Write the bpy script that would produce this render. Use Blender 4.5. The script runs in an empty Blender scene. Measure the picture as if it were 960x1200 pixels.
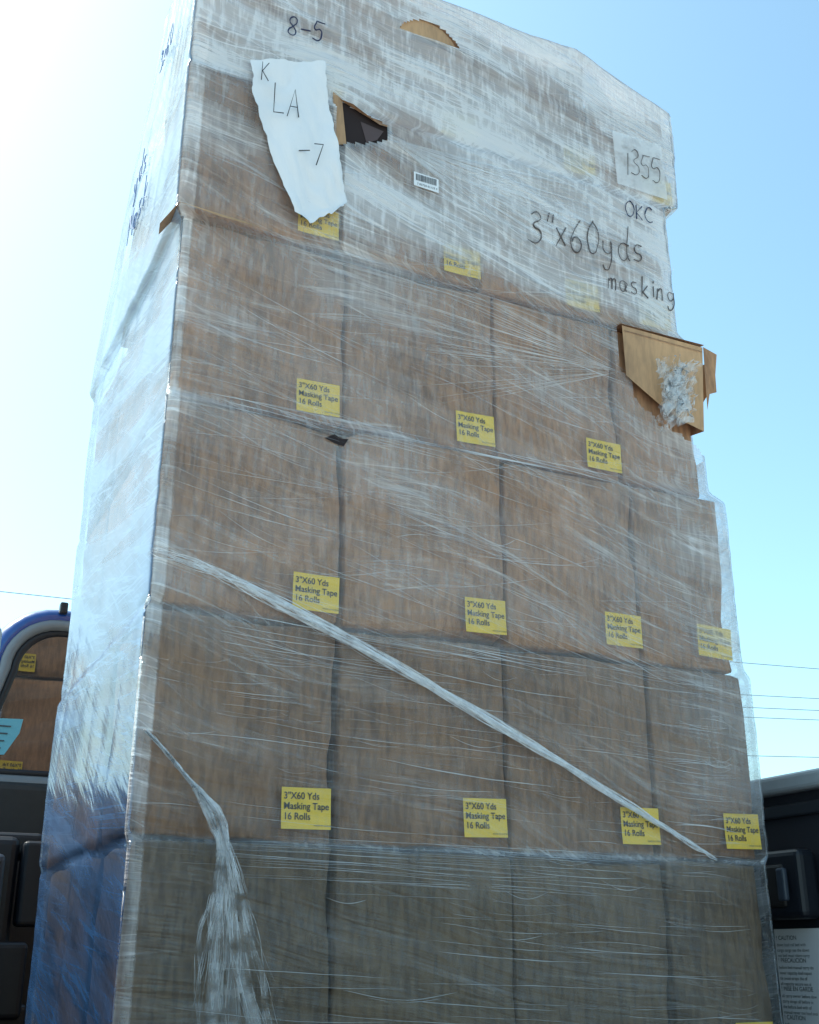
import bpy, bmesh, math, random
from mathutils import Vector, Matrix, noise
random.seed(7)
R=random.random
def U(a,b): return a+(b-a)*R()
scene=bpy.context.scene
CAMZ=1.15
CAM=Vector((-.326,-1.561,CAMZ))
RGT=Vector((.906,-.4226,0)); FWD=Vector((.4226,.906,0))
# ---------------------------------------------------------------- helpers
def link(o,parent=None):
    scene.collection.objects.link(o)
    if parent: o.parent=parent
    return o
def empty(name,loc=(0,0,0)):
    e=bpy.data.objects.new(name,None); e.location=loc; e.empty_display_size=.1
    return link(e)
def mesh_obj(name,verts,faces,mat=None,parent=None,smooth=False):
    me=bpy.data.meshes.new(name); me.from_pydata([tuple(v) for v in verts],[],faces); me.update()
    if mat: me.materials.append(mat)
    if smooth:
        for p in me.polygons: p.use_smooth=True
    return link(bpy.data.objects.new(name,me),parent)
def box(name,x0,x1,y0,y1,z0,z1,mat,parent=None,bev=.004,seg=2):
    bm=bmesh.new(); bmesh.ops.create_cube(bm,size=1)
    for v in bm.verts:
        v.co=Vector(((x0+x1)/2+v.co.x*(x1-x0),(y0+y1)/2+v.co.y*(y1-y0),(z0+z1)/2+v.co.z*(z1-z0)))
    if bev>0: bmesh.ops.bevel(bm,geom=bm.edges[:],offset=bev,segments=seg,affect='EDGES',profile=.5)
    me=bpy.data.meshes.new(name); bm.to_mesh(me); bm.free(); me.materials.append(mat)
    return link(bpy.data.objects.new(name,me),parent)
def newmat(name):
    m=bpy.data.materials.new(name); m.use_nodes=True
    nt=m.node_tree; nt.nodes.clear(); return m,nt
def N(nt,t,**kw):
    n=nt.nodes.new(t)
    for k,v in kw.items():
        if k in n.inputs: n.inputs[k].default_value=v
        else: setattr(n,k,v)
    return n
def math_(nt,op,a,b=None,clamp=False):
    n=nt.nodes.new('ShaderNodeMath'); n.operation=op; n.use_clamp=clamp
    for i,s in enumerate((a,b)):
        if s is None: continue
        if isinstance(s,(int,float)): n.inputs[i].default_value=s
        else: nt.links.new(s,n.inputs[i])
    return n.outputs[0]
def ramp(nt,src,a,b):
    n=nt.nodes.new('ShaderNodeMapRange'); n.inputs['From Min'].default_value=a; n.inputs['From Max'].default_value=b
    nt.links.new(src,n.inputs['Value']); return n.outputs[0]
def noise_(nt,co,scale,rot=0,detail=3,rough=.55,dist=0,s=1.0):
    if rot:
        m0=nt.nodes.new('ShaderNodeMapping'); m0.inputs['Rotation'].default_value=(0,0,rot)
        nt.links.new(co,m0.inputs[0]); co=m0.outputs[0]
    mp=nt.nodes.new('ShaderNodeMapping'); nt.links.new(co,mp.inputs[0])
    mp.inputs['Scale'].default_value=scale
    n=nt.nodes.new('ShaderNodeTexNoise'); n.inputs['Scale'].default_value=s
    n.inputs['Detail'].default_value=detail; n.inputs['Roughness'].default_value=rough; n.inputs['Distortion'].default_value=dist
    nt.links.new(mp.outputs[0],n.inputs['Vector']); return n.outputs['Fac']
def simple(name,col,rough=.6,metal=0,var=.15,nscale=8,bump=0,coat=0):
    m,nt=newmat(name); out=N(nt,'ShaderNodeOutputMaterial'); b=N(nt,'ShaderNodeBsdfPrincipled')
    tc=N(nt,'ShaderNodeTexCoord')
    f=noise_(nt,tc.outputs['Object'],(1,1,1),s=nscale)
    mx=nt.nodes.new('ShaderNodeMix'); mx.data_type='RGBA'
    mx.inputs[6].default_value=(*[c*(1-var) for c in col],1); mx.inputs[7].default_value=(*[min(1,c*(1+var)) for c in col],1)
    nt.links.new(f,mx.inputs[0]); nt.links.new(mx.outputs[2],b.inputs['Base Color'])
    b.inputs['Roughness'].default_value=rough; b.inputs['Metallic'].default_value=metal
    b.inputs['Coat Weight'].default_value=coat
    if bump:
        f2=noise_(nt,tc.outputs['Object'],(1,1,1),s=nscale*12,detail=1)
        bp=N(nt,'ShaderNodeBump',Strength=bump,Distance=.002); nt.links.new(f2,bp.inputs['Height']); nt.links.new(bp.outputs[0],b.inputs['Normal'])
    nt.links.new(b.outputs[0],out.inputs[0]); return m
# ---------------------------------------------------------------- materials
def cardboard(name,base=(.40,.255,.15),mott=1.0):
    m,nt=newmat(name); out=N(nt,'ShaderNodeOutputMaterial'); b=N(nt,'ShaderNodeBsdfPrincipled')
    tc=N(nt,'ShaderNodeTexCoord'); co=tc.outputs['Object']; oi=N(nt,'ShaderNodeObjectInfo')
    cr=N(nt,'ShaderNodeCombineXYZ'); nt.links.new(math_(nt,'MULTIPLY',oi.outputs['Random'],40.0),cr.inputs[0]); nt.links.new(math_(nt,'MULTIPLY',oi.outputs['Random'],17.0),cr.inputs[2])
    va=N(nt,'ShaderNodeVectorMath',operation='ADD'); nt.links.new(co,va.inputs[0]); nt.links.new(cr.outputs[0],va.inputs[1]); co=va.outputs[0]
    f1=noise_(nt,co,(120,120,26),detail=2,rough=.6); f2=noise_(nt,co,(6,6,4),detail=4,rough=.6)
    s=math_(nt,'MULTIPLY',ramp(nt,f1,.36,.64),.50*mott); s=math_(nt,'ADD',s,math_(nt,'MULTIPLY',ramp(nt,f2,.32,.68),.42))
    s=math_(nt,'ADD',s,math_(nt,'MULTIPLY',oi.outputs['Random'],.22),True)
    mx=nt.nodes.new('ShaderNodeMix'); mx.data_type='RGBA'
    mx.inputs[6].default_value=(base[0]*.44,base[1]*.44,base[2]*.48,1); mx.inputs[7].default_value=(base[0]*1.28,base[1]*1.25,base[2]*1.2,1)
    nt.links.new(s,mx.inputs[0]); nt.links.new(mx.outputs[2],b.inputs['Base Color']); b.inputs['Roughness'].default_value=.75
    bp=N(nt,'ShaderNodeBump',Strength=.4,Distance=.004); nt.links.new(f2,bp.inputs['Height']); nt.links.new(bp.outputs[0],b.inputs['Normal'])
    nt.links.new(b.outputs[0],out.inputs[0]); return m
M_card=cardboard('cardboard',(.40,.215,.115)); M_card2=cardboard('cardboard_clean',(.60,.36,.19),.4)
M_cardL=[cardboard('cardboard_full_shade',(.155,.105,.062)),cardboard('cardboard_half_shade',(.27,.15,.082)),M_card,M_card,M_card,M_card]  # same cardboard; shade on the two lowest layers is put into darker base colours
M_dark=simple('box_interior',(.022,.012,.012),.9)
M_yel=simple('yellow_label_paper',(.90,.62,.05),.5,var=.05,nscale=30)
M_ink=simple('black_print',(.015,.015,.018),.5)
M_mark=simple('marker_ink',(.010,.018,.07),.4)
M_markg=simple('faded_marker_ink',(.10,.08,.075),.5)
M_markb=simple('blue_marker_ink',(.16,.27,.50),.5)
M_wood=simple('pallet_wood',(.36,.25,.15),.8,nscale=20,bump=.4)
M_paper=simple('white_paper',(.82,.82,.83),.6,var=.03,nscale=14,bump=.15)

def film_mat(name,front=True):
    m,nt=newmat(name); out=N(nt,'ShaderNodeOutputMaterial')
    uv=N(nt,'ShaderNodeUVMap'); uv.uv_map='UVMap'; co0=uv.outputs[0]; co=co0
    at=N(nt,'ShaderNodeAttribute'); at.attribute_name='dens'; d=at.outputs['Fac']
    ac=N(nt,'ShaderNodeAttribute'); ac.attribute_name='tint'
    if front:
        wn=noise_(nt,co0,(1.4,1.8,1),detail=1)
        cx=N(nt,'ShaderNodeCombineXYZ'); nt.links.new(math_(nt,'MULTIPLY',wn,.30),cx.inputs[1])
        va=N(nt,'ShaderNodeVectorMath',operation='ADD'); nt.links.new(co0,va.inputs[0]); nt.links.new(cx.outputs[0],va.inputs[1]); co=va.outputs[0]
    A=ramp(nt,noise_(nt,co,(3.0,62,1),rot=.24,detail=4,rough=.72),.53,.69)
    B=ramp(nt,noise_(nt,co,(2.0,190,1),rot=.08,detail=2,rough=.6),.56,.74)
    A2=ramp(nt,noise_(nt,co,(4.5,120,1),rot=.52,detail=3,rough=.7),.59,.74)
    D=ramp(nt,noise_(nt,co,(2.6,8,1),rot=.34,detail=3,rough=.62),.42,.62)
    E=noise_(nt,co0,(.8,13,1),rot=.16,detail=1)
    Es=math_(nt,'ADD',ramp(nt,E,.53,.534),math_(nt,'MULTIPLY',ramp(nt,E,.43,.434),.6))
    dd=math_(nt,'ADD',d,.10)
    t=math_(nt,'MULTIPLY',A,1.0); t=math_(nt,'ADD',t,math_(nt,'MULTIPLY',B,.8)); t=math_(nt,'ADD',t,math_(nt,'MULTIPLY',A2,.8))
    t=math_(nt,'MULTIPLY',t,math_(nt,'ADD',math_(nt,'MULTIPLY',D,.80),.22))
    if front:
        C=ramp(nt,noise_(nt,co0,(85,16,1),detail=2,rough=.6),.47,.68)
        t=math_(nt,'ADD',t,math_(nt,'MULTIPLY',C,.34))
    t=math_(nt,'ADD',t,math_(nt,'MULTIPLY',Es,.18))
    t=math_(nt,'MULTIPLY',t,dd)
    t=math_(nt,'ADD',t,math_(nt,'MULTIPLY',d,math_(nt,'ADD',math_(nt,'MULTIPLY',D,.42),.34)))
    op=math_(nt,'MINIMUM',math_(nt,'MAXIMUM',t,.01),.97)
    hb=noise_(nt,co,(3.5,80,1) if front else (2.5,22,1),rot=.2 if front else .5,detail=3,rough=.65)
    bp=N(nt,'ShaderNodeBump',Strength=.9 if front else .45,Distance=.007); nt.links.new(hb,bp.inputs['Height'])
    df=N(nt,'ShaderNodeBsdfDiffuse'); tr=N(nt,'ShaderNodeBsdfTranslucent'); gl=N(nt,'ShaderNodeBsdfGlossy',Roughness=.18)
    tp=N(nt,'ShaderNodeBsdfTransparent')
    nt.links.new(ac.outputs['Color'],df.inputs[0]); nt.links.new(ac.outputs['Color'],tr.inputs[0])
    for x in (df,gl): nt.links.new(bp.outputs[0],x.inputs['Normal'])
    m1=N(nt,'ShaderNodeMixShader'); m1.inputs[0].default_value=.25; nt.links.new(df.outputs[0],m1.inputs[1]); nt.links.new(tr.outputs[0],m1.inputs[2])
    m2=N(nt,'ShaderNodeMixShader'); nt.links.new(op,m2.inputs[0]); nt.links.new(tp.outputs[0],m2.inputs[1]); nt.links.new(m1.outputs[0],m2.inputs[2])
    lw=N(nt,'ShaderNodeFresnel',IOR=1.4 if front else 1.25); nt.links.new(bp.outputs[0],lw.inputs['Normal'])
    fr=math_(nt,'MINIMUM',lw.outputs[0],.5 if front else .3)
    m3=N(nt,'ShaderNodeMixShader'); nt.links.new(fr,m3.inputs[0]); nt.links.new(m2.outputs[0],m3.inputs[1]); nt.links.new(gl.outputs[0],m3.inputs[2])
    nt.links.new(m3.outputs[0],out.inputs[0]); return m
M_film=film_mat('stretch_film'); M_film2=film_mat('stretch_film_side',False)
def strand_mat(name,alpha,col=(.93,.94,.95),lo=.3,hi=.65,s=35):
    m,nt=newmat(name); out=N(nt,'ShaderNodeOutputMaterial')
    df=N(nt,'ShaderNodeBsdfDiffuse'); df.inputs[0].default_value=(*col,1)
    tr=N(nt,'ShaderNodeBsdfTranslucent'); tr.inputs[0].default_value=(*col,1)
    tp=N(nt,'ShaderNodeBsdfTransparent')
    m1=N(nt,'ShaderNodeMixShader'); m1.inputs[0].default_value=.35; nt.links.new(df.outputs[0],m1.inputs[1]); nt.links.new(tr.outputs[0],m1.inputs[2])
    tc=N(nt,'ShaderNodeTexCoord'); f=ramp(nt,noise_(nt,tc.outputs['Object'],(1,1,1),s=s,detail=2),lo,hi)
    a=math_(nt,'MULTIPLY',f,alpha)
    m2=N(nt,'ShaderNodeMixShader'); nt.links.new(a,m2.inputs[0]); nt.links.new(tp.outputs[0],m2.inputs[1]); nt.links.new(m1.outputs[0],m2.inputs[2])
    nt.links.new(m2.outputs[0],out.inputs[0]); return m
M_strand=strand_mat('film_strand',.7,s=9,lo=.25,hi=.7); M_rope=strand_mat('film_rope',.8,lo=.1,hi=.65); M_wisp=strand_mat('film_wisp',.30); M_scrap=strand_mat('film_scrap',.6); M_tail=strand_mat('film_tail',.6)
# ---------------------------------------------------------------- pallet load
load=empty('stretch_wrapped_pallet_of_boxes')
L=[(.972,1.290,.004,1.046,-.004,3,(.285,.572,.852)),
   (1.292,1.611,.000,1.058,.000,3,(.284,.572,.849)),
   (1.613,1.942,.004,1.040,-.005,3,(.288,.575,.842)),
   (1.944,2.267,.006,1.008,.001,3,(.2856,.5705,.8295)),
   (2.269,2.573,-.006,.966,-.004,2,(.27,.545,.80)),
   (2.575,2.895,-.004,1.004,.000,1,(.275,.545,.815))]
def topdrop(x):
    return .36*max(0,x-.78)
def make_box(name,x0,x1,y0,y1,z0,z1,crush,mat):
    bm=bmesh.new(); bmesh.ops.create_cube(bm,size=1)
    bmesh.ops.bevel(bm,geom=bm.edges[:],offset=.010,segments=1,affect='EDGES')
    bmesh.ops.subdivide_edges(bm,edges=[e for e in bm.edges if e.calc_length()>.3],cuts=9,use_grid_fill=True)
    sx,sy,sz=x1-x0,y1-y0,z1-z0; off=Vector((U(0,50),U(0,50),U(0,50)))
    for v in bm.verts:
        p=Vector((v.co.x*sx,v.co.y*sy,v.co.z*sz))
        n=noise.noise(p*9+off); n2=noise.noise(p*25+off)
        for ax,h in ((0,sx/2),(1,sy/2),(2,sz/2)):
            if abs(p[ax])>h*.97:
                sg=1 if p[ax]>0 else -1
                p[ax]-=sg*(max(0,n)*.012*crush+max(0,n2)*.003)*(.6 if ax==0 else 1)
        v.co=p
    me=bpy.data.meshes.new(name); bm.to_mesh(me); bm.free(); me.materials.append(mat)
    for p in me.polygons: p.use_smooth=True
    o=bpy.data.objects.new(name,me); o.location=((x0+x1)/2,(y0+y1)/2,(z0+z1)/2)
    o.rotation_euler=(U(-.006,.006),U(-.007,.007),U(-.012,.012))
    return link(o,load)
cnt=0
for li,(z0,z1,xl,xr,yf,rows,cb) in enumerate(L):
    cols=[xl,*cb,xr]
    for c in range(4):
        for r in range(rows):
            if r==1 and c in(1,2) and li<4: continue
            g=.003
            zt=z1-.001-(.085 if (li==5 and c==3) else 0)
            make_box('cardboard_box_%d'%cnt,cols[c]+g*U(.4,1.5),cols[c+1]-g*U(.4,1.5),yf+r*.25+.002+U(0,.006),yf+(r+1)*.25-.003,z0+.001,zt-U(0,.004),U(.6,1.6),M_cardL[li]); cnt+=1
def txt(name,body,size,mat,parent,loc,rot,ls=1.0,align='LEFT'):
    cu=bpy.data.curves.new(name,'FONT'); cu.body=body; cu.size=size; cu.space_line=ls; cu.align_x=align
    cu.materials.append(mat); o=bpy.data.objects.new(name,cu); o.location=loc; o.rotation_euler=rot
    return link(o,parent)
tcurve=None
def label(x,z,y,rz=0.0,tilt=0.0,w=.074,h=.057):
    global tcurve
    bm=bmesh.new(); bmesh.ops.create_grid(bm,x_segments=3,y_segments=3,size=.5)
    for v in bm.verts: v.co=Vector((v.co.x*w,-abs(v.co.x*v.co.y)*.004,v.co.y*h))
    me=bpy.data.meshes.new('yellow_label'); bm.to_mesh(me); bm.free(); me.materials.append(M_yel)
    o=bpy.data.objects.new('yellow_label',me); o.location=(x,y,z); o.rotation_euler=(0,tilt,rz); link(o,load)
    if tcurve is None:
        cu=bpy.data.curves.new('label_print','FONT'); cu.body='3"X60 Yds\nMasking Tape\n16 Rolls'; cu.size=.0134; cu.space_line=1.05; cu.offset=.0002; cu.materials.append(M_ink)
        tcurve=cu
    t=bpy.data.objects.new('label_print',tcurve); t.location=(-w/2+.0030,-.0015,h/2-.0160); t.rotation_euler=(math.radians(90),0,0); t.scale=(.92,1,1); link(t,o)
    txt('label_small','MADE IN CHINA',.0035,M_ink,o,(w/2-.026,-.0015,-h/2+.004),(math.radians(90),0,0))
for li,(z0,z1,xl,xr,yf,rows,cb) in enumerate(L):
    cols=[xl,*cb,xr]
    for c in range(4):
        dx=(.047,.041,.039,.044)[c]
        if li in(3,) and c==3: continue
        x=cols[c+1]-dx+U(-.005,.005); z=z0+.043+U(-.004,.006)
        if li==1: z=z0+.047
        label(x,z,yf-.0035,tilt=U(-.04,.04))
        label(cols[c]+.045,z,yf+rows*.25+.004,rz=math.pi)
# pallet
for i,y in enumerate((.02,.34,.66)):
    box('pallet_stringer_%d'%i,.0,1.04,y,y+.04,.856,.953,M_wood,load,.003)
for i in range(7):
    x=.01+i*.155; box('pallet_board_%d'%i,x,x+.10,-.01,.76,.954,.9715,M_wood,load,.002)
for i in range(4):
    x=.01+i*.31; box('pallet_foot_%d'%i,x,x+.10,-.01,.76,.8405,.8555,M_wood,load,.002)
# ---- film shell
def sstep(a,b,x):
    t=max(0,min(1,(x-a)/(b-a))); return t*t*(3-2*t)
def prof(z):
    xl,xr,yf=L[0][2],L[0][3],L[0][4]
    for i in range(1,6):
        b=L[i][0]; s=sstep(b-.012,b+.012,z)
        xl+=(L[i][2]-L[i-1][2])*s; xr+=(L[i][3]-L[i-1][3])*s; yf+=(L[i][4]-L[i-1][4])*s
    yb=.76
    if z>2.25: yb=.76-.22*sstep(2.25,2.575,z)
    if z>2.56: yb=.54-.26*sstep(2.56,2.90,z)
    return xl-.011,xr+.011,yf-.011,yb
NF,NL_,NR,NB=300,130,60,60
Zs=[.93+(2.905-.93)*i/330 for i in range(331)]
verts=[];uvs=[];dens=[];tint=[]; side=[]
base_d=[(.9,.02),(1.27,.03),(1.31,.05),(1.58,.08),(1.64,.18),(1.94,.22),(2.0,.20),(2.25,.28),(2.31,.66),(2.55,.78),(2.60,1.0),(2.95,1.0)]
def interp(tab,z):
    for (a,va),(b,vb) in zip(tab,tab[1:]):
        if z<=b: return va+(vb-va)*max(0,(z-a))/(b-a)
    return tab[-1][1]
ring_n=0
for zi,z in enumerate(Zs):
    xl,xr,yf,yb=prof(z); r=.014
    pts=[]
    for i in range(NF):
        t=i/NF; pts.append(('F',xl+(xr-xl)*t,yf,t))
    for i in range(NR):
        t=i/NR; pts.append(('R',xr,yf+(yb-yf)*t,t))
    for i in range(NB):
        t=i/NB; pts.append(('B',xr+(xl-xr)*t,yb,t))
    for i in range(NL_):
        t=i/NL_; pts.append(('L',xl,yb+(yf-yb)*t,t))
    ring_n=len(pts)
    for (f,x,y,t) in pts:
        if f=='F': u=t*1.08; nrm=Vector((0,-1,0))
        elif f=='R': u=1.08+t*.75; nrm=Vector((1,0,0))
        elif f=='B': u=1.83+t*1.08; nrm=Vector((0,1,0))
        else: u=-.75+t*.75; nrm=Vector((-1,0,0))
        e=min(abs(x-xl),abs(x-xr)); g=min(abs(y-yf),abs(y-yb))
        cx=1 if x>(xl+xr)/2 else -1; cy=1 if y>(yf+yb)/2 else -1
        if f in 'FB' and e<r:
            y-=cy*(r-math.sqrt(max(0,r*r-(r-e)**2)))*.8
        if f in 'LR' and g<r:
            x-=cx*(r-math.sqrt(max(0,r*r-(r-g)**2)))*.8
        sl=u*.2; q=Vector((u*2.2,(z+sl)*34,0)); q2=Vector((u*5,(z+sl*1.6)*70,5))
        k_=.45 if f=='L' else 1
        dsp=.0016*noise.noise(q)*k_+.0011*noise.noise(q2)*k_+.0022*noise.noise(Vector((u*3,z*5,9)))
        if f=='F' and z>2.25:   # crumpled upper wrap
            w_=sstep(2.25,2.45,z)
            dsp+=w_*(.0028*abs(noise.noise(Vector((u*7,(z+u*.3)*16,40))))+.0022*abs(noise.noise(Vector((u*18,(z-u*.2)*24,50))))-.0008)
        if f in 'LR': dsp+=.007*noise.noise(Vector((u*2.5,z*2.5,3)))
        if f=='L':
            dsp+=.0035*abs(noise.noise(Vector(((u-.5*z)*9,(z+u*.5)*1.5,30))))
        if f=='R':
            dsp+=.008*max(0,noise.noise(Vector((u*2,z*4,1))))*(1-t)
        for b in (1.291,1.612,1.943,2.268,2.574):
            if abs(z-b)<.012: dsp-=.003*(1-abs(z-b)/.012)*(1+noise.noise(Vector((u*6,b,0))))
        zz=z-topdrop(x)*sstep(2.62,2.86,z)
        if z>2.85: zz+=.006*noise.noise(Vector((x*7,y*7,3)))
        p=Vector((x,y,zz))+nrm*dsp
        verts.append(p); uvs.append((u,z)); side.append(f)
        nz=noise.noise(Vector((u*4,z*4,20)))
        if f=='F':
            d=interp(base_d,z)*(1+.40*nz)
            d+=(.26*sstep(.76,1.0,x) if z>1.9 else .18*sstep(.84,1.0,x)*sstep(1.28,1.45,z))
            if 2.27<z<2.56 and x<.27: d*=.30+.5*abs(x-.16)/.16*.5
            if x<.012: d+=.35
            d+=.30*max(0,1-abs(z-1.289+.004*noise.noise(Vector((x*9,1,1))))/.008)+.12*max(0,1-abs(z-1.600)/.010)*(x<.6)+.25*max(0,1-abs(z-1.938-.01*x)/.014)*(1 if x<.45 else .3)
            tc=(.94,.93,.93)
        elif f=='L':
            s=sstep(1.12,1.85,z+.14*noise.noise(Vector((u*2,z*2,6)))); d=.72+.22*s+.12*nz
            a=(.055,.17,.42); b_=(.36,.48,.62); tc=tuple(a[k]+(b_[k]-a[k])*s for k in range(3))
        elif f=='R': d=.42+.2*nz; tc=(.85,.9,.94)
        else: d=.08; tc=(.8,.85,.9)
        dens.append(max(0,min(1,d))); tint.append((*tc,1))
faces=[]; mi=[]
def hole(p):
    x,z=p.x,p.z
    if p.y<.03:
        if .832<x and x<1.1 and 2.085-.10*(x-.9)/.2+.02*noise.noise(Vector((x*40,0,0)))+ (.06 if x<.86 else 0) <z<2.262: return True
        if .250<x<.352 and 2.478+ (x-.250)*.45+.006*noise.noise(Vector((x*60,0,0))) <z<2.588-(x-.250)*.30: return True
        if .375<x<.505 and 2.795<z<2.795+.045*math.sin(max(0,(x-.375)/.13)*math.pi)**.6: return True
    elif p.x>.9 and p.y<.10 and 2.10<z<2.262: return True
    return False
H=len(Zs)
for zi in range(H-1):
    for i in range(ring_n):
        a=zi*ring_n+i; b=zi*ring_n+(i+1)%ring_n; c=b+ring_n; d_=a+ring_n
        if hole((verts[a]+verts[c])/2): continue
        faces.append((a,b,c,d_)); mi.append(0 if side[a]=='F' else 1)
top0=(H-1)*ring_n
xl,xr,yf,yb=prof(2.905)
nv=len(verts)
for k in (1,2,3):
    for i in range(ring_n):
        p=verts[top0+i]; c=Vector(((xl+xr)/2,(yf+yb)/2,2.905))
        q=p.copy(); ins=.035*k
        q.x+= ins*max(-1,min(1,(c.x-p.x)/.1)); q.y+=ins*max(-1,min(1,(c.y-p.y)/.1)); q.z=2.905-topdrop(q.x)+.002*noise.noise(q*30)
        verts.append(q); uvs.append((uvs[top0+i][0],2.905+ins)); dens.append(.8); tint.append((.90,.91,.93,1))
for k in range(3):
    b0=top0 if k==0 else nv+(k-1)*ring_n; b1=nv+k*ring_n
    for i in range(ring_n):
        j=(i+1)%ring_n; faces.append((b0+i,b0+j,b1+j,b1+i)); mi.append(0)
film=mesh_obj('stretch_film',verts,faces,M_film,load,True)
me=film.data; me.materials.append(M_film2); me.polygons.foreach_set('material_index',mi)
uvl=me.uv_layers.new(name='UVMap')
flat=[]
for p in me.polygons:
    vs=list(p.vertices); us=[uvs[v][0] for v in vs]; wrap=max(us)-min(us)>.9
    for v in vs:
        u,vv=uvs[v]
        if wrap and u<0: u+=3.66
        flat+= [u,vv]
uvl.data.foreach_set('uv',flat)
a=me.attributes.new('dens','FLOAT','POINT'); a.data.foreach_set('value',dens)
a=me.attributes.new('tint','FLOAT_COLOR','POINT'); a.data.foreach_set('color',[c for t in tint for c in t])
# ---- strands
sv=[];sf=[]
def ribbon(pts,w,sv=sv,sf=sf,nrm=Vector((0,-1,0))):
    n0=len(sv)
    for i,p in enumerate(pts):
        d=(pts[min(i+1,len(pts)-1)]-pts[max(i-1,0)]).normalized(); s=d.cross(nrm).normalized()
        k=math.sin(math.pi*i/(len(pts)-1))**.5 if 0<i<len(pts)-1 else 0.05
        sv.append(p+s*w*k/2+nrm*0.0002); sv.append(p-s*w*k/2-nrm*.0002)
    for i in range(len(pts)-1):
        a=n0+2*i; sf.append((a,a+1,a+3,a+2))
def front_strand(x0,z0,x1,z1,w,bow=0.0,y=None):
    pts=[];n=12; ph=U(0,9)
    for i in range(n+1):
        t=i/n; x=x0+(x1-x0)*t; z=z0+(z1-z0)*t-bow*math.sin(math.pi*t)+.0012*noise.noise(Vector((x*18,ph,0)))
        if hole(Vector((x,0,z))): break
        xl,xr,yf,yb=prof(z); x=max(xl+.004,min(xr-.004,x))
        pts.append(Vector((x,(yf-.0042) if y is None else y,z)))
    if len(pts)>3: ribbon(pts,w)
for i in range(760):
    z=1.0+1.80*R()**.7; x=U(-.05,1.0); ln=U(.06,.42)
    s=-U(.02,.08) if z<1.6 else (-U(.08,.42) if z<2.35 else -U(.05,.35))
    if z>1.6 and R()<.2: s=U(-.02,.25)
    x0=max(0,x); x1=min(1.0,x+ln); z1=z+s*(x1-x0)
    if 1.0<z1<2.80 and x1-x0>.03: front_strand(x0,z,x1,z1,U(.0003,.0011)*(1.8 if R()<.06 else 1),U(-.006,.012))
for i in range(130):
    a=U(-.60,.10); r0=U(.0,.05); ln=U(.12,.55)
    front_strand(.358+r0*math.cos(a),2.525+r0*math.sin(a),.358+ln*math.cos(a),2.525+ln*math.sin(a)*.8,U(.0004,.0018),U(0,.01))
for i in range(34):
    z=U(1.235,1.295); x0=U(-.0,.5); front_strand(x0,z+.004,min(1.04,x0+U(.2,.6)),z-U(.0,.012),U(.0003,.0008))
for i in range(34):
    z=random.choice((1.60,1.93,1.945,2.255))+U(-.015,.01); x0=U(0,.6); front_strand(x0,z,min(1.0,x0+U(.15,.4)),z-U(.0,.03),U(.0006,.002))
for i in range(70):
    a=math.pi+U(-.7,.6); ln=U(.1,.5); r0=U(0,.12); front_strand(.83+r0*math.cos(a),2.16-r0*math.sin(a)*.5,.83+ln*math.cos(a),2.16-ln*math.sin(a)*.5,U(.0003,.0010))
mesh_obj('film_strands',sv,sf,M_strand,load)
# ---- bunched film rope
def poly(pts,t):
    t=max(0,min(.9999,t))*(len(pts)-1); i=int(t); f=t-i
    p0=pts[max(0,i-1)];p1=pts[i];p2=pts[i+1];p3=pts[min(len(pts)-1,i+2)]
    return .5*((2*p1)+(p2-p0)*f+(2*p0-5*p1+4*p2-p3)*f*f+(3*p1-p0-3*p2+p3)*f**3)
rp=[Vector((-.012,-.016,1.683)),Vector((.10,-.019,1.658)),Vector((.289,-.019,1.585)),Vector((.58,-.019,1.463)),Vector((.78,-.018,1.368)),Vector((.905,-.017,1.310)),Vector((.95,-.013,1.290))]
rv=[];rf=[]
for k in range(38):
    ph=U(0,6.28); rad=U(.001,.0105); tw=U(8,30); pts=[]
    t0=U(0,.12) if k>10 else 0; t1=1-U(0,.25) if k>10 else 1
    for i in range(121):
        t=t0+(t1-t0)*i/120; p=poly(rp,t); th=(.85+.25*math.sin(t*5)+.45*noise.noise(Vector((t*18,k*.2,0)))) *(1-.5*t)
        a=ph+tw*t
        pts.append(p+Vector((.25*rad*math.cos(a)*th,-abs(rad*math.sin(a))*th*.6,rad*math.cos(a)*th)))
    ribbon(pts,U(.0006,.0028),rv,rf,Vector((U(-.3,.3),-1,U(-.8,.8))).normalized())
mesh_obj('film_rope',rv,rf,M_rope,load,True)
# ---- torn tail fanning downwards
tp_=[Vector((.0,-.016,1.43)),Vector((.045,-.024,1.385)),Vector((.10,-.032,1.318)),Vector((.120,-.035,1.24)),Vector((.13,-.03,1.12)),Vector((.165,-.024,.93))]
tv=[];tf=[]
def tw_(t): return .002+.010*sstep(.25,.40,t)-.004*sstep(.42,.5,t)+.062*sstep(.45,1,t)
for k in range(110):
    off=U(-1,1); ph=U(0,9); t1=U(.55,1); pts=[]
    for i in range(71):
        t=t1*i/70; p=poly(tp_,t); wd=tw_(t)
        n=noise.noise(Vector((t*6,ph,0)));n2=noise.noise(Vector((t*22,ph,4)))
        pts.append(p+Vector(((off+.35*n)*wd+.002*n2,-.006*abs(n)-.003*n2,.35*off*wd)))
    ribbon(pts,U(.0004,.0018),tv,tf,Vector((U(-.6,.6),-1,U(-.2,.2))).normalized())
mesh_obj('film_torn_tail',tv,tf,M_tail,load,True)
wv=[];wf=[]
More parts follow.
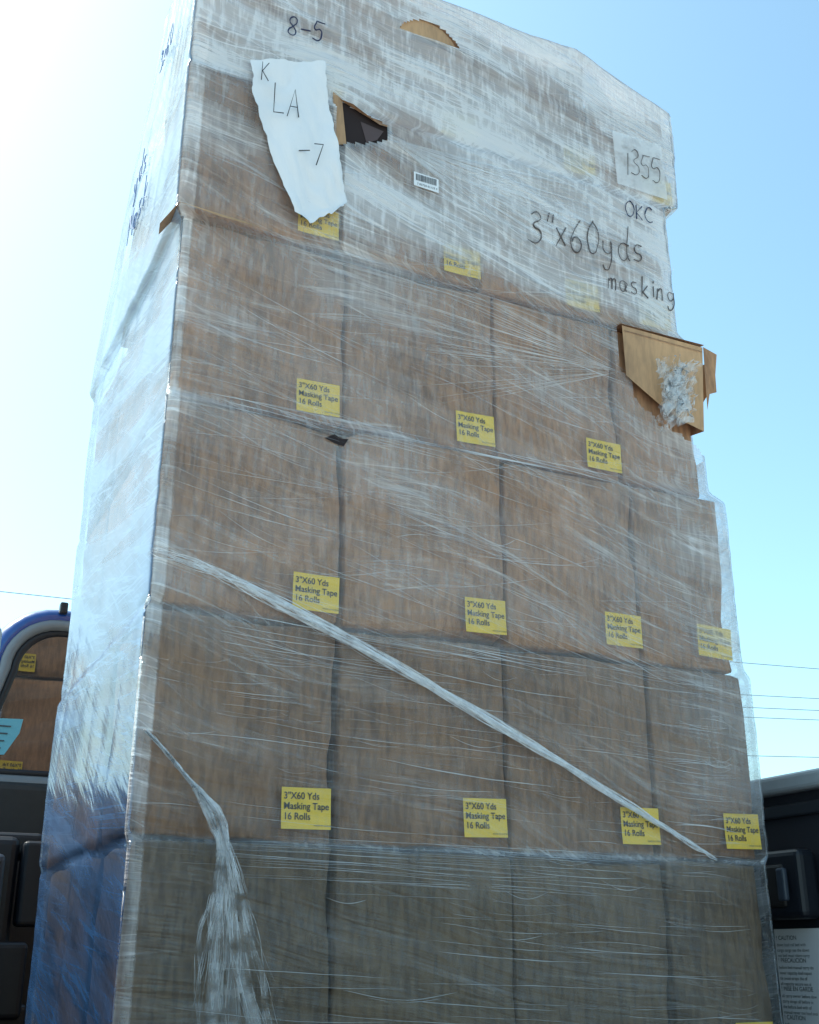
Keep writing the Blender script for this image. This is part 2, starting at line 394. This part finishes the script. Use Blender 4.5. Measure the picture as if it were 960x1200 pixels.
for sgn in range(3):
    n0=len(wv); ns=22
    for i in range(91):
        t=i/90; p=poly(tp_,t); wd=tw_(t)
        for j in range(ns):
            s=j/(ns-1)*2-1; n=noise.noise(Vector((s*4+sgn*7,t*7,1))); n2=noise.noise(Vector((s*11,t*16,sgn)))
            wv.append(p+Vector((s*wd*(.9+.3*noise.noise(Vector((t*12,sgn,2))))+.004*n,.008*n+.006*n2-.002*sgn,0)))
    for i in range(90):
        for j in range(ns-1):
            if noise.noise(Vector((j*.28,i*.05,sgn*5)))>.03 and i>22: continue
            a=n0+i*ns+j; wf.append((a,a+1,a+ns+1,a+ns))
mesh_obj('film_wisp',wv,wf,M_wisp,load,True)
# ---- torn openings
def patch(name,pts,mat,y,parent=load,th=.0):
    vs=[Vector((p[0],p[2] if len(p)>2 else y,p[1])) for p in pts]
    return mesh_obj(name,vs,[tuple(range(len(vs)))],mat,parent)
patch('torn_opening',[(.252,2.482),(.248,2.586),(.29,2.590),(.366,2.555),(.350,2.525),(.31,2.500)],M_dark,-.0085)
patch('torn_flap',[(.250,2.588,-.010),(.368,2.558,-.010),(.335,2.552,-.016),(.280,2.574,-.022)],M_card,0)
patch('torn_flap',[(.244,2.596,-.0125),(.262,2.586,-.012),(.272,2.490,-.013),(.250,2.480,-.013)],M_card2,0)
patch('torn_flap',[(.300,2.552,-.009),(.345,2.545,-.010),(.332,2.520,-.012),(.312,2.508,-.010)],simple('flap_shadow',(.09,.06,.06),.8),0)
patch('hand_hole',[(.378,2.800),(.385,2.822),(.405,2.838),(.44,2.842),(.47,2.833),(.49,2.815),(.500,2.797)],M_card2,-.0075)
dv=[Vector(p) for p in [(.835,-.022,2.256),(1.020,-.026,2.250),(1.008,-.020,2.070),(.960,-.016,2.085),(.91,-.014,2.112),(.842,-.014,2.155)]]
mesh_obj('damaged_box_panel',dv,[(0,1,2,3,4,5)],M_card2,load)
mesh_obj('damaged_box_side',[(1.020,-.026,2.250),(1.045,.05,2.247),(1.020,.06,2.09),(1.008,-.020,2.070)],[(0,1,2,3)],M_card,load)
mesh_obj('damaged_box_flap',[(1.021,-.027,2.251),(1.046,-.035,2.236),(1.038,-.034,2.19),(1.040,-.03,2.155),(1.026,-.026,2.15),(1.018,-.024,2.115)],[(0,1,2,3,4,5)],M_card,load)
mesh_obj('damaged_box_flap',[(1.047,.05,2.248),(1.062,-.01,2.236),(1.055,.0,2.18),(1.035,.05,2.12)],[(0,1,2,3)],M_card2,load)
mesh_obj('damaged_box_top_flap',[(.83,-.024,2.258),(1.022,-.030,2.254),(1.022,.05,2.266),(.84,.05,2.268)],[(0,1,2,3)],M_card,load)
mesh_obj('damaged_box_crease',[(.838,-.0235,2.246),(1.018,-.0275,2.240),(1.018,-.0272,2.2385),(.838,-.0232,2.2445)],[(0,1,2,3)],M_card,load)
cv=[];cf=[]
for s in range(5):
    n0=len(cv)
    for i in range(20):
        for j in range(14):
            u=i/19;v=j/13; n=noise.noise(Vector((u*4,v*4,s*3)));n2=noise.noise(Vector((u*10,v*10,s*3+1)))
            cv.append(Vector((.90+.060*u+.03*v*(s%2)+.03*n+.012*n2,-.030-.018*abs(n2)-.003*s,2.08+.115*v+.04*n+.02*u-.008*s)))
    for i in range(19):
        for j in range(13):
            if noise.noise(Vector((i*.4,j*.4,s*4)))>.08: continue
            a=n0+i*14+j; cf.append((a,a+1,a+15,a+14))
mesh_obj('crumpled_film',cv,cf,M_scrap,load,True)
mesh_obj('bent_flap',[(-.020,-.016,2.276),(.10,-.018,2.270),(.17,-.016,2.262),(.12,-.030,2.258),(.05,-.034,2.256),(-.012,-.036,2.262)],[(0,1,2,3,4,5)],M_card2,load)
mesh_obj('bent_flap',[(-.012,-.016,2.280),(-.035,.02,2.252),(-.030,.05,2.25),(-.012,.04,2.276)],[(0,1,2,3)],M_card2,load)
patch('small_tear',[(.245,1.908),(.262,1.918),(.273,1.912),(.286,1.914),(.278,1.900),(.262,1.902)],M_dark,-.0185)
rowsS=[(.086,.222,2.600,2.645),(.092,.226,2.57,2.60),(.090,.232,2.535,2.56),(.104,.240,2.49,2.52),(.125,.247,2.44,2.48),(.142,.255,2.39,2.44),(.160,.266,2.345,2.40),(.176,.274,2.305,2.362),(.205,.262,2.294,2.345)]
vs=[];fs=[];n=24;rr=[]
for k in range(len(rowsS)-1):
    for q in range(5):
        f=q/5; rr.append([rowsS[k][j]*(1-f)+rowsS[k+1][j]*f for j in range(4)])
rr.append(rowsS[-1])
for j,(a,b,za,zb) in enumerate(rr):
    for i in range(n+1):
        s=i/n; t=j/len(rr); e=.004*noise.noise(Vector((j*.6,i*.3,2)))*(i in(0,n))
        fold=-.009*abs(math.sin(6*(s*.8+t)))-.010*noise.noise(Vector((s*3,t*3,1)))-.009*abs(noise.noise(Vector((s*6,t*7,1))))
        vs.append(Vector((a+(b-a)*s+e,-.018+fold*.8-.002,za+(zb-za)*s+.004*noise.noise(Vector((s*5,t*5,8))))))
for j in range(len(rr)-1):
    for i in range(n):
        a=j*(n+1)+i; fs.append((a,a+1,a+n+2,a+n+1))
mesh_obj('handwritten_paper_sign',vs,fs,M_paper,load,True)
patch('packing_list',[(.855,2.590),(.852,2.720),(.975,2.726),(.978,2.588)],strand_mat('translucent_paper',.75,lo=.1,hi=.5),-.0165)
G={'8':[[(.3,.5),(.1,.7),(.15,.95),(.4,1),(.5,.8),(.3,.5),(.08,.25),(.15,.02),(.42,0),(.52,.22),(.3,.5)]],
'-':[[(.05,.45),(.5,.5)]],'5':[[(.12,.98),(.1,.55),(.35,.6),(.48,.3),(.3,.02),(.02,.08)],[(.12,.98),(.55,1)]],
'3':[[(.05,.9),(.3,1),(.45,.8),(.2,.55),(.48,.35),(.35,.03),(.0,.05)]],'"':[[(.1,1.1),(.06,.85)],[(.28,1.1),(.24,.85)]],
'x':[[(.0,.55),(.4,.05)],[(.42,.6),(.0,0)]],'6':[[(.42,1),(.12,.6),(.03,.25),(.2,0),(.42,.12),(.4,.38),(.2,.45),(.06,.3)]],
'0':[[(.25,1),(.05,.7),(.05,.25),(.25,0),(.47,.25),(.45,.75),(.25,1)]],'y':[[(.02,.55),(.08,.2),(.32,.2),(.4,.55)],[(.4,.55),(.35,-.2),(.15,-.4),(.0,-.25)]],
'd':[[(.4,.45),(.15,.5),(.03,.2),(.2,0),(.4,.15)],[(.42,1),(.4,.1),(.48,0)]],'s':[[(.38,.5),(.12,.52),(.1,.33),(.34,.22),(.3,.02),(.02,.03)]],
'm':[[(.02,0),(.06,.5)],[(.06,.4),(.2,.52),(.27,.4),(.27,0)],[(.27,.4),(.42,.52),(.5,.38),(.52,0)]],'a':[[(.4,.45),(.15,.5),(.03,.2),(.2,0),(.38,.15),(.4,.45),(.42,.05),(.5,0)]],
'k':[[(.04,1),(.06,0)],[(.38,.55),(.08,.25),(.42,0)]],'i':[[(.1,.5),(.1,0)],[(.1,.72),(.12,.76)]],'n':[[(.03,0),(.06,.5)],[(.06,.38),(.25,.52),(.36,.35),(.38,0)]],
'g':[[(.4,.45),(.15,.5),(.05,.25),(.2,.08),(.4,.2)],[(.4,.48),(.38,-.25),(.15,-.38),(.02,-.22)]],
'O':[[(.28,1),(.05,.75),(.05,.25),(.28,0),(.55,.3),(.52,.75),(.28,1),(.2,.95)]],'K':[[(.05,1),(.08,0)],[(.5,1),(.1,.5),(.55,0)]],
'C':[[(.5,.85),(.3,1),(.05,.7),(.05,.25),(.3,0),(.52,.1)]],'L':[[(.05,1),(.06,.02),(.5,0)]],'A':[[(.0,0),(.28,1),(.55,0)],[(.12,.38),(.45,.35)]],
'7':[[(.02,.95),(.5,1),(.2,0)]],'1':[[(.15,1),(.15,0)]],'M':[[(.0,0),(.1,1),(.3,.4),(.5,1),(.58,0)]],' ':[]}
W={'i':.3,'m':.72,'"':.42,'M':.75,' ':.5,'1':.35,'x':.6}
def write(name,s,org,h,dx,dz,mat,wd=.0016,aspect=1.0,depth=None,face='F'):
    cu=bpy.data.curves.new(name,'CURVE'); cu.dimensions='3D'; cu.bevel_depth=wd; cu.bevel_resolution=1; cu.materials.append(mat)
    adv=0
    for ch in s:
        jz=U(-.08,.08); sc=U(.9,1.1)
        for st in G[ch]:
            sp=cu.splines.new('BEZIER'); sp.bezier_points.add(len(st)-1)
            for b,(px,pz) in zip(sp.bezier_points,st):
                a=(adv+px*sc+pz*.10+U(-.025,.025))*h*aspect; c=(pz*sc+jz+U(-.025,.025))*h
                X=org[0]+a*dx[0]+c*dz[0]; Z=org[1]+a*dx[1]+c*dz[1]
                b.co=(X,depth,Z) if face=='F' else (depth,X,Z)
                b.handle_left_type=b.handle_right_type='VECTOR' if ch in 'LKA71M-x"k' else 'AUTO'
                b.radius=U(.5,1.15)
        adv+=W.get(ch,.68)
    return link(bpy.data.objects.new(name,cu),load)
write('handwriting_8_5','8-5',(.150,2.690),.046,(1,.02),(0,1),M_mark,.0015,.78,-.0175)
write('handwriting_size','3"x60yds',(.640,2.385),.075,(1,.12),(0,1),M_markg,.0015,.72,-.0175)
write('handwriting_okc','OKC',(.868,2.515),.036,(1,.06),(0,1),M_mark,.0013,.95,-.0175)
write('handwriting_masking','masking',(.812,2.333),.048,(1,.06),(0,1),M_markg,.0013,.78,-.0175)
write('handwriting_1355','1355',(.876,2.622),.058,(1,.05),(0,1),M_markg,.0009,.66,-.0178)
write('sign_text','K',(.102,2.550),.042,(.95,.12),(-.04,1),M_ink,.0010,.68,-.0365)
write('sign_text','LA',(.125,2.488),.062,(.95,.18),(-.04,1),M_ink,.0011,.70,-.0365)
write('sign_text','-7',(.175,2.405),.048,(.95,.15),(-.04,1),M_ink,.0011,.85,-.0355)
write('side_writing','yds',(.40,2.56),.06,(-1,0),(0,1),M_markb,.0011,1.0,-.022,'L')
write('side_writing','Mask',(.42,2.46),.06,(-1,0),(0,1),M_markb,.0011,1.1,-.022,'L')
write('side_writing','3x60',(.24,2.74),.05,(-1,0),(0,1),M_markb,.0009,.8,-.022,'L')
patch('barcode_sticker',[(.402,2.440),(.402,2.470),(.452,2.468),(.452,2.438)],M_paper,-.0185)
bv=[];bf=[];x=.406
while x<.447:
    w=U(.0004,.0013); n=len(bv); bv+=[(x,-.0191,2.452),(x+w,-.0191,2.452),(x+w,-.0191,2.466),(x,-.0191,2.466)]; bf.append((n,n+1,n+2,n+3)); x+=w+U(.0005,.0011)
mesh_obj('barcode_bars',bv,bf,M_ink,load)
txt('barcode_number','7 83750 01123 4',.006,M_ink,load,(.408,-.0191,2.443),(math.radians(90),0,0))

# ---------------------------------------------------------------- pickup truck
truck=empty('pickup_truck',(0,0,0))
M_black=simple('black_plastic',(.012,.015,.022),.45,var=.2,nscale=60,bump=.15)
M_liner=simple('bed_liner',(.008,.010,.018),.6,var=.3,nscale=80,bump=.5)
M_blue=simple('blue_paint',(.012,.07,.30),.25,var=.05,coat=1)
M_grey=simple('grey_trim',(.20,.22,.24),.45,var=.08,nscale=20)
M_cap=simple('rail_cap',(.32,.36,.39),.35,var=.1,nscale=40,bump=.2)
M_clip=simple('dark_clip',(.05,.065,.09),.4,var=.1,nscale=40,bump=.2)
M_brown=simple('dark_panel',(.028,.026,.026),.6,var=.2,nscale=60,bump=.3)
M_tire=simple('tyre',(.02,.02,.02),.85); M_rim=simple('rim',(.5,.5,.52),.35,metal=1)
M_glass,nt=newmat('tinted_glass'); o_=N(nt,'ShaderNodeOutputMaterial'); b_=N(nt,'ShaderNodeBsdfDiffuse'); b_.inputs[0].default_value=(.01,.014,.018,1)
g_=N(nt,'ShaderNodeBsdfGlossy',Roughness=.015); mg=N(nt,'ShaderNodeMixShader'); mg.inputs[0].default_value=.20
nt.links.new(b_.outputs[0],mg.inputs[1]); nt.links.new(g_.outputs[0],mg.inputs[2]); nt.links.new(mg.outputs[0],o_.inputs[0])
tcn=N(nt,'ShaderNodeTexCoord'); bpn=N(nt,'ShaderNodeBump',Strength=.04,Distance=.01); nt.links.new(noise_(nt,tcn.outputs['Object'],(1,1,1),s=3),bpn.inputs['Height']); nt.links.new(bpn.outputs[0],g_.inputs['Normal'])
ZT=1.462
box('bed_floor',-.24,1.24,-.35,1.36,.78,.822,M_liner,truck)
for i in range(12): box('bed_rib',-.22+i*.123,-.16+i*.123,-.34,1.35,.8225,.8395,M_liner,truck,.004)
for sx,name in ((1.25,'right'),(-.25,'left')):
    s=1 if sx>0 else -1
    x0,x1=sorted((sx,sx+s*.035)); box('bed_inner_panel',x0,x1,-.36,1.37,.78,ZT-.03,M_liner,truck)
    x0,x1=sorted((sx+s*.12,sx+s*.18)); box('bed_outer_skin',x0,x1,-.36,1.37,.55,ZT-.035,M_blue,truck,.02,4)
    x0,x1=sorted((sx-s*.025,sx+s*.185)); box('bed_rail_cap',x0,x1,-.37,1.37,ZT-.034,ZT,M_cap,truck,.009,3)
    for y in (-.30,.42,.84,1.2):
        x0,x1=sorted((sx-s*.010,sx+s*.01)); box('bed_stiffener',x0,x1,y,y+.05,.84,1.30,M_liner,truck,.006)
    x0,x1=sorted((sx-s*.008,sx+s*.02)); box('bed_track',x0,x1,-.34,1.36,1.385,1.41,M_black,truck,.004)
box('tie_down_housing',1.205,1.25,.075,.235,1.205,1.325,M_black,truck,.012,3)
box('tie_down_recess',1.200,1.21,.115,.165,1.225,1.300,M_brown,truck,.006)
box('tie_down_handle',1.188,1.20,.100,.120,1.235,1.292,M_clip,truck,.004)
box('tie_down_clip',1.195,1.21,.175,.205,1.24,1.31,M_clip,truck,.004)
box('caution_label',1.2465,1.2495,.085,.205,1.02,1.190,M_paper,truck,.0006,1)
words='the load bed must not exceed rated capacity secure all cargo with straps never carry riders avoid injury see owner manual before use of tie down rail'.split()
yy=1.180
for i in range(17):
    head=i in (0,4,9,14)
    s={0:'! CAUTION',4:'! PRECAUCION',9:'! MISE EN GARDE',14:'! CAUTION'}.get(i) or ' '.join(random.choice(words) for _ in range(5))[:26]
    txt('caution_print',s,.0105 if head else .0078,M_ink,truck,(1.2458,.200,yy-.009),(math.radians(90),0,math.radians(-90)))
    yy-=.0110 if head else .0092
CX=.50
def ring(hw,z0,z1,r,n=8,rb=.03):
    pts=[]
    for k in range(n+1): a=math.pi*k/(2*n); pts.append((CX+hw-r+r*math.cos(a),z1-r+r*math.sin(a)))
    for k in range(n+1): a=math.pi/2+math.pi*k/(2*n); pts.append((CX-hw+r+r*math.cos(a),z1-r+r*math.sin(a)))
    for k in range(n+1): a=math.pi+math.pi*k/(2*n); pts.append((CX-hw-.06+rb+rb*math.cos(a),z0+rb+rb*math.sin(a)))
    for k in range(n+1): a=1.5*math.pi+math.pi*k/(2*n); pts.append((CX+hw+.06-rb+rb*math.cos(a),z0+rb+rb*math.sin(a)))
    return pts
def loft(name,rings,mat,cap=False):
    vs=[];fs=[]; n=len(rings[0][1])
    for y,r in rings: vs+=[Vector((p[0],y,p[1])) for p in r]
    for k in range(len(rings)-1):
        for i in range(n):
            j=(i+1)%n; fs.append((k*n+i,k*n+j,(k+1)*n+j,(k+1)*n+i))
    if cap: fs.append(tuple(range((len(rings)-1)*n,len(rings)*n)))
    return mesh_obj(name,vs,fs,mat,truck,True)
loft('cab_roof_shell',[(1.405,ring(.572,1.50,1.950,.135)),(1.40,ring(.582,1.48,1.962,.145)),(1.415,ring(.60,1.46,1.980,.16)),(1.45,ring(.61,1.45,1.99,.17)),(1.9,ring(.64,1.44,2.02,.17)),(2.6,ring(.64,1.44,2.0,.17)),(3.3,ring(.72,1.42,1.5,.05))],M_blue,True)
loft('rear_window_frame',[(1.407,ring(.574,1.50,1.952,.138)),(1.392,ring(.568,1.52,1.944,.13)),(1.392,ring(.550,1.545,1.928,.115)),(1.41,ring(.544,1.555,1.922,.11))],M_grey)
loft('rear_window_seal',[(1.408,ring(.546,1.552,1.924,.11)),(1.400,ring(.538,1.558,1.916,.105)),(1.412,ring(.526,1.568,1.908,.10))],M_black)
g=ring(.532,1.562,1.914,.10); mesh_obj('rear_window_glass',[Vector((p[0],1.411,p[1])) for p in g],[tuple(range(len(g)))],M_glass,truck)
box('third_brake_light',.36,.64,1.385,1.42,1.968,1.99,M_black,truck,.006)
box('roof_bracket',.055,.075,1.385,1.41,1.965,1.995,M_black,truck,.004)
box('cab_rear_panel',-.36,1.36,1.375,1.44,.60,1.535,M_brown,truck,.02,3)
box('cab_lower_body',-.43,1.43,1.441,3.2,.45,1.47,M_blue,truck,.06,4)
box('hood',-.40,1.40,3.201,4.5,.50,1.25,M_blue,truck,.09,5)
box('front_bumper',-.42,1.42,4.501,4.64,.45,.70,M_rim,truck,.04,3)
box('grille',.0,1.0,4.502,4.54,.76,1.05,M_black,truck,.02)
for s in (-1,1):
    for y in (1.62,2.35):
        x0,x1=sorted((CX+s*.694,CX+s*.715)); box('side_glass',x0,x1,y,y+.62,1.52,1.84,M_glass,truck,.01)
box('chassis',.1,.9,-.3,4.4,.42,.60,M_black,truck,.01)
box('tailgate',-.23,1.23,-.92,-.37,.775,.825,M_blue,truck,.012,3)
box('tailgate_liner',-.21,1.21,-.90,-.39,.8255,.836,M_liner,truck,.004)
box('rear_bumper',-.40,1.40,-.52,-.36,.50,.66,M_rim,truck,.03,3)
def wheel(x,y):
    for nm,rad,w,mt in (('tyre',.39,.26,M_tire),('rim',.24,.27,M_rim)):
        bm=bmesh.new(); bmesh.ops.create_cone(bm,cap_ends=True,segments=40,radius1=rad,radius2=rad,depth=w)
        bmesh.ops.bevel(bm,geom=[e for e in bm.edges if len(e.link_faces)==2 and e.calc_face_angle(0)>1],offset=.03,segments=3,affect='EDGES')
        me=bpy.data.meshes.new(nm); bm.to_mesh(me); bm.free(); me.materials.append(mt)
        o=bpy.data.objects.new(nm,me); o.rotation_euler=(0,math.radians(90),0); o.location=(x,y,.39); link(o,truck)
for y in (.35,3.75):
    for x in (-.27,1.27): wheel(x,y)
mesh_obj('window_sticker',[(-.13,1.4085,1.60),(-.035,1.4085,1.60),(-.005,1.4085,1.655),(.0,1.4085,1.69),(-.13,1.4085,1.685)],[(0,1,2,3,4)],simple('blue_sticker',(.16,.50,.62),.5),truck)
for i in range(4): box('sticker_line',-.12,-.045+.006*i,1.406,1.408,1.614+i*.018,1.617+i*.018,M_clip,truck,0)
lat=empty('cargo_latch'); lat.parent=truck
box('latch_body',-.20,-.005,1.12,1.30,.86,1.385,M_black,lat,.018,3)
box('latch_body_upper',-.16,.045,1.14,1.30,1.345,1.395,M_black,lat,.012,3)
box('latch_arm',.0,.055,1.10,1.16,1.20,1.375,M_black,lat,.01,3)
box('latch_clip',-.115,-.035,1.085,1.12,1.18,1.345,M_clip,lat,.012,3)
box('latch_clip_tab',-.100,-.045,1.065,1.09,1.24,1.27,M_black,lat,.006)
for i in range(4): box('latch_rib',-.105,-.045,1.079,1.086,1.285+i*.013,1.291+i*.013,M_black,lat,.001)
box('latch_foot',-.05,.03,1.08,1.2,1.02,1.17,M_black,lat,.012,3)
box('latch_hinge',-.02,.045,1.10,1.15,.9,1.05,M_black,lat,.012,3)

# ---------------------------------------------------------------- setting
M_ground=simple('concrete',(.43,.41,.38),.9,var=.2,nscale=.6,bump=.3)
mesh_obj('ground',[(-1500,-1500,0),(1500,-1500,0),(1500,1500,0),(-1500,1500,0)],[(0,1,2,3)],M_ground)
def W_(lat_,fwd,h): 
    p=CAM+RGT*lat_+FWD*fwd; p.z=CAMZ+h; return p
M_pole=simple('weathered_pole',(.16,.12,.09),.85,nscale=5); M_wire=simple('power_cable',(.18,.24,.28),.6)
A=Vector((-8.6,23.0)); B=Vector((10.8,29.6)); d=B-A; P0=A-d*.8; P1=A+d*1.9
for P in (P0,P1):
    pole=empty('utility_pole'); c=W_(P.x,P.y,0)
    bm=bmesh.new(); bmesh.ops.create_cone(bm,cap_ends=True,segments=16,radius1=.17,radius2=.11,depth=9.2)
    me=bpy.data.meshes.new('shaft'); bm.to_mesh(me); bm.free(); me.materials.append(M_pole)
    o=bpy.data.objects.new('shaft',me); o.location=(c.x,c.y,4.6); link(o,pole)
    box('crossarm',c.x-.06,c.x+.06,c.y-1.1,c.y+1.1,8.1,8.22,M_pole,pole)
wires=empty('power_lines')
for hl,hr,off in ((7.55,7.35,0),(6.2,6.95,.35),(5.6,6.55,-.35),(5.4,6.42,.1),(4.3,5.5,0)):
    cu=bpy.data.curves.new('cable','CURVE'); cu.dimensions='3D'; cu.bevel_depth=.009; cu.materials.append(M_wire)
    sp=cu.splines.new('POLY'); sp.points.add(40)
    for i in range(41):
        t=i/40; P=P0+(P1-P0)*t; p=W_(P.x,P.y+off,hl+(hr-hl)*t-.9*4*t*(1-t)*.55)
        sp.points[i].co=(*p,1)
    link(bpy.data.objects.new('cable',cu),wires)
M_leaf=simple('foliage',(.06,.09,.035),.8,var=.5,nscale=1.5); M_bark=simple('bark',(.12,.09,.07),.9)
tree=empty('leafy_tree'); tc=W_(17.7,45,0); tc.z=0
tv=[];tf=[]
def limb(p,q,r0,r1):
    d=(q-p).normalized(); s=d.orthogonal().normalized(); t=d.cross(s); n=len(tv)
    for pt,r in ((p,r0),(q,r1)):
        for k in range(7): a=k*math.tau/7; tv.append(pt+s*r*math.cos(a)+t*r*math.sin(a))
    for k in range(7): tf.append((n+k,n+(k+1)%7,n+7+(k+1)%7,n+7+k))
limb(tc,tc+Vector((.1,0,3.6)),.25,.16); cl=[]
for i in range(24):
    a=U(0,6.28); e=U(.2,1.4); q=tc+Vector((.1,0,3.9))+Vector((math.cos(a)*math.cos(e),math.sin(a)*math.cos(e),math.sin(e)))*U(1.8,4.2); limb(tc+Vector((.1,0,U(2.5,3.6))),q,.1,.03); cl.append((q,U(.6,1.2)))
mesh_obj('trunk',tv,tf,M_bark,tree)
lv=[];lf=[]
for q,r in cl:
    for i in range(420):
        v=Vector((random.gauss(0,1),random.gauss(0,1),random.gauss(0,1))).normalized()*r*R()**.4; p=q+v; s=U(.05,.11)
        a=Vector((random.gauss(0,1),random.gauss(0,1),random.gauss(0,1))).normalized(); b=a.orthogonal().normalized(); n=len(lv)
        lv+=[p-a*s,p+b*s*.6,p+a*s,p-b*s*.6]; lf.append((n,n+1,n+2,n+3))
mesh_obj('leaves',lv,lf,M_leaf,tree)
# ---------------------------------------------------------------- light, world, camera
h=Vector((-.62,.785)); el=math.radians(52)
S=Vector((h.x*math.cos(el),h.y*math.cos(el),math.sin(el)))
sun=bpy.data.lights.new('sun','SUN'); sun.energy=5; sun.angle=math.radians(.5); sun.color=(1,.94,.86)
so=link(bpy.data.objects.new('sun',sun)); so.rotation_euler=S.to_track_quat('Z','Y').to_euler()
w=bpy.data.worlds.new('World'); scene.world=w; w.use_nodes=True; nt=w.node_tree; nt.nodes.clear()
o=nt.nodes.new('ShaderNodeOutputWorld'); bg=nt.nodes.new('ShaderNodeBackground'); sk=nt.nodes.new('ShaderNodeTexSky')
sk.sky_type='NISHITA'; sk.sun_disc=False; sk.sun_elevation=el; sk.sun_rotation=math.atan2(h.x,h.y)
sk.air_density=1.0; sk.dust_density=1.8; sk.ozone_density=1.0
vm=nt.nodes.new('ShaderNodeVectorMath'); vm.operation='MULTIPLY'; vm.inputs[1].default_value=(1.75,2.22,2.0)
bg.inputs[1].default_value=.15
nt.links.new(sk.outputs[0],vm.inputs[0]); nt.links.new(vm.outputs[0],bg.inputs[0]); nt.links.new(bg.outputs[0],o.inputs[0])
cam=bpy.data.cameras.new('camera'); co=link(bpy.data.objects.new('camera',cam)); co.location=CAM
co.rotation_euler=(math.radians(90+21.1),0,math.radians(-25)); cam.sensor_fit='VERTICAL'; cam.sensor_height=36; cam.lens=40.1
cam.clip_start=.02; cam.clip_end=5000; scene.camera=co
scene.view_settings.view_transform='Standard'; scene.view_settings.look='None'; scene.view_settings.exposure=0
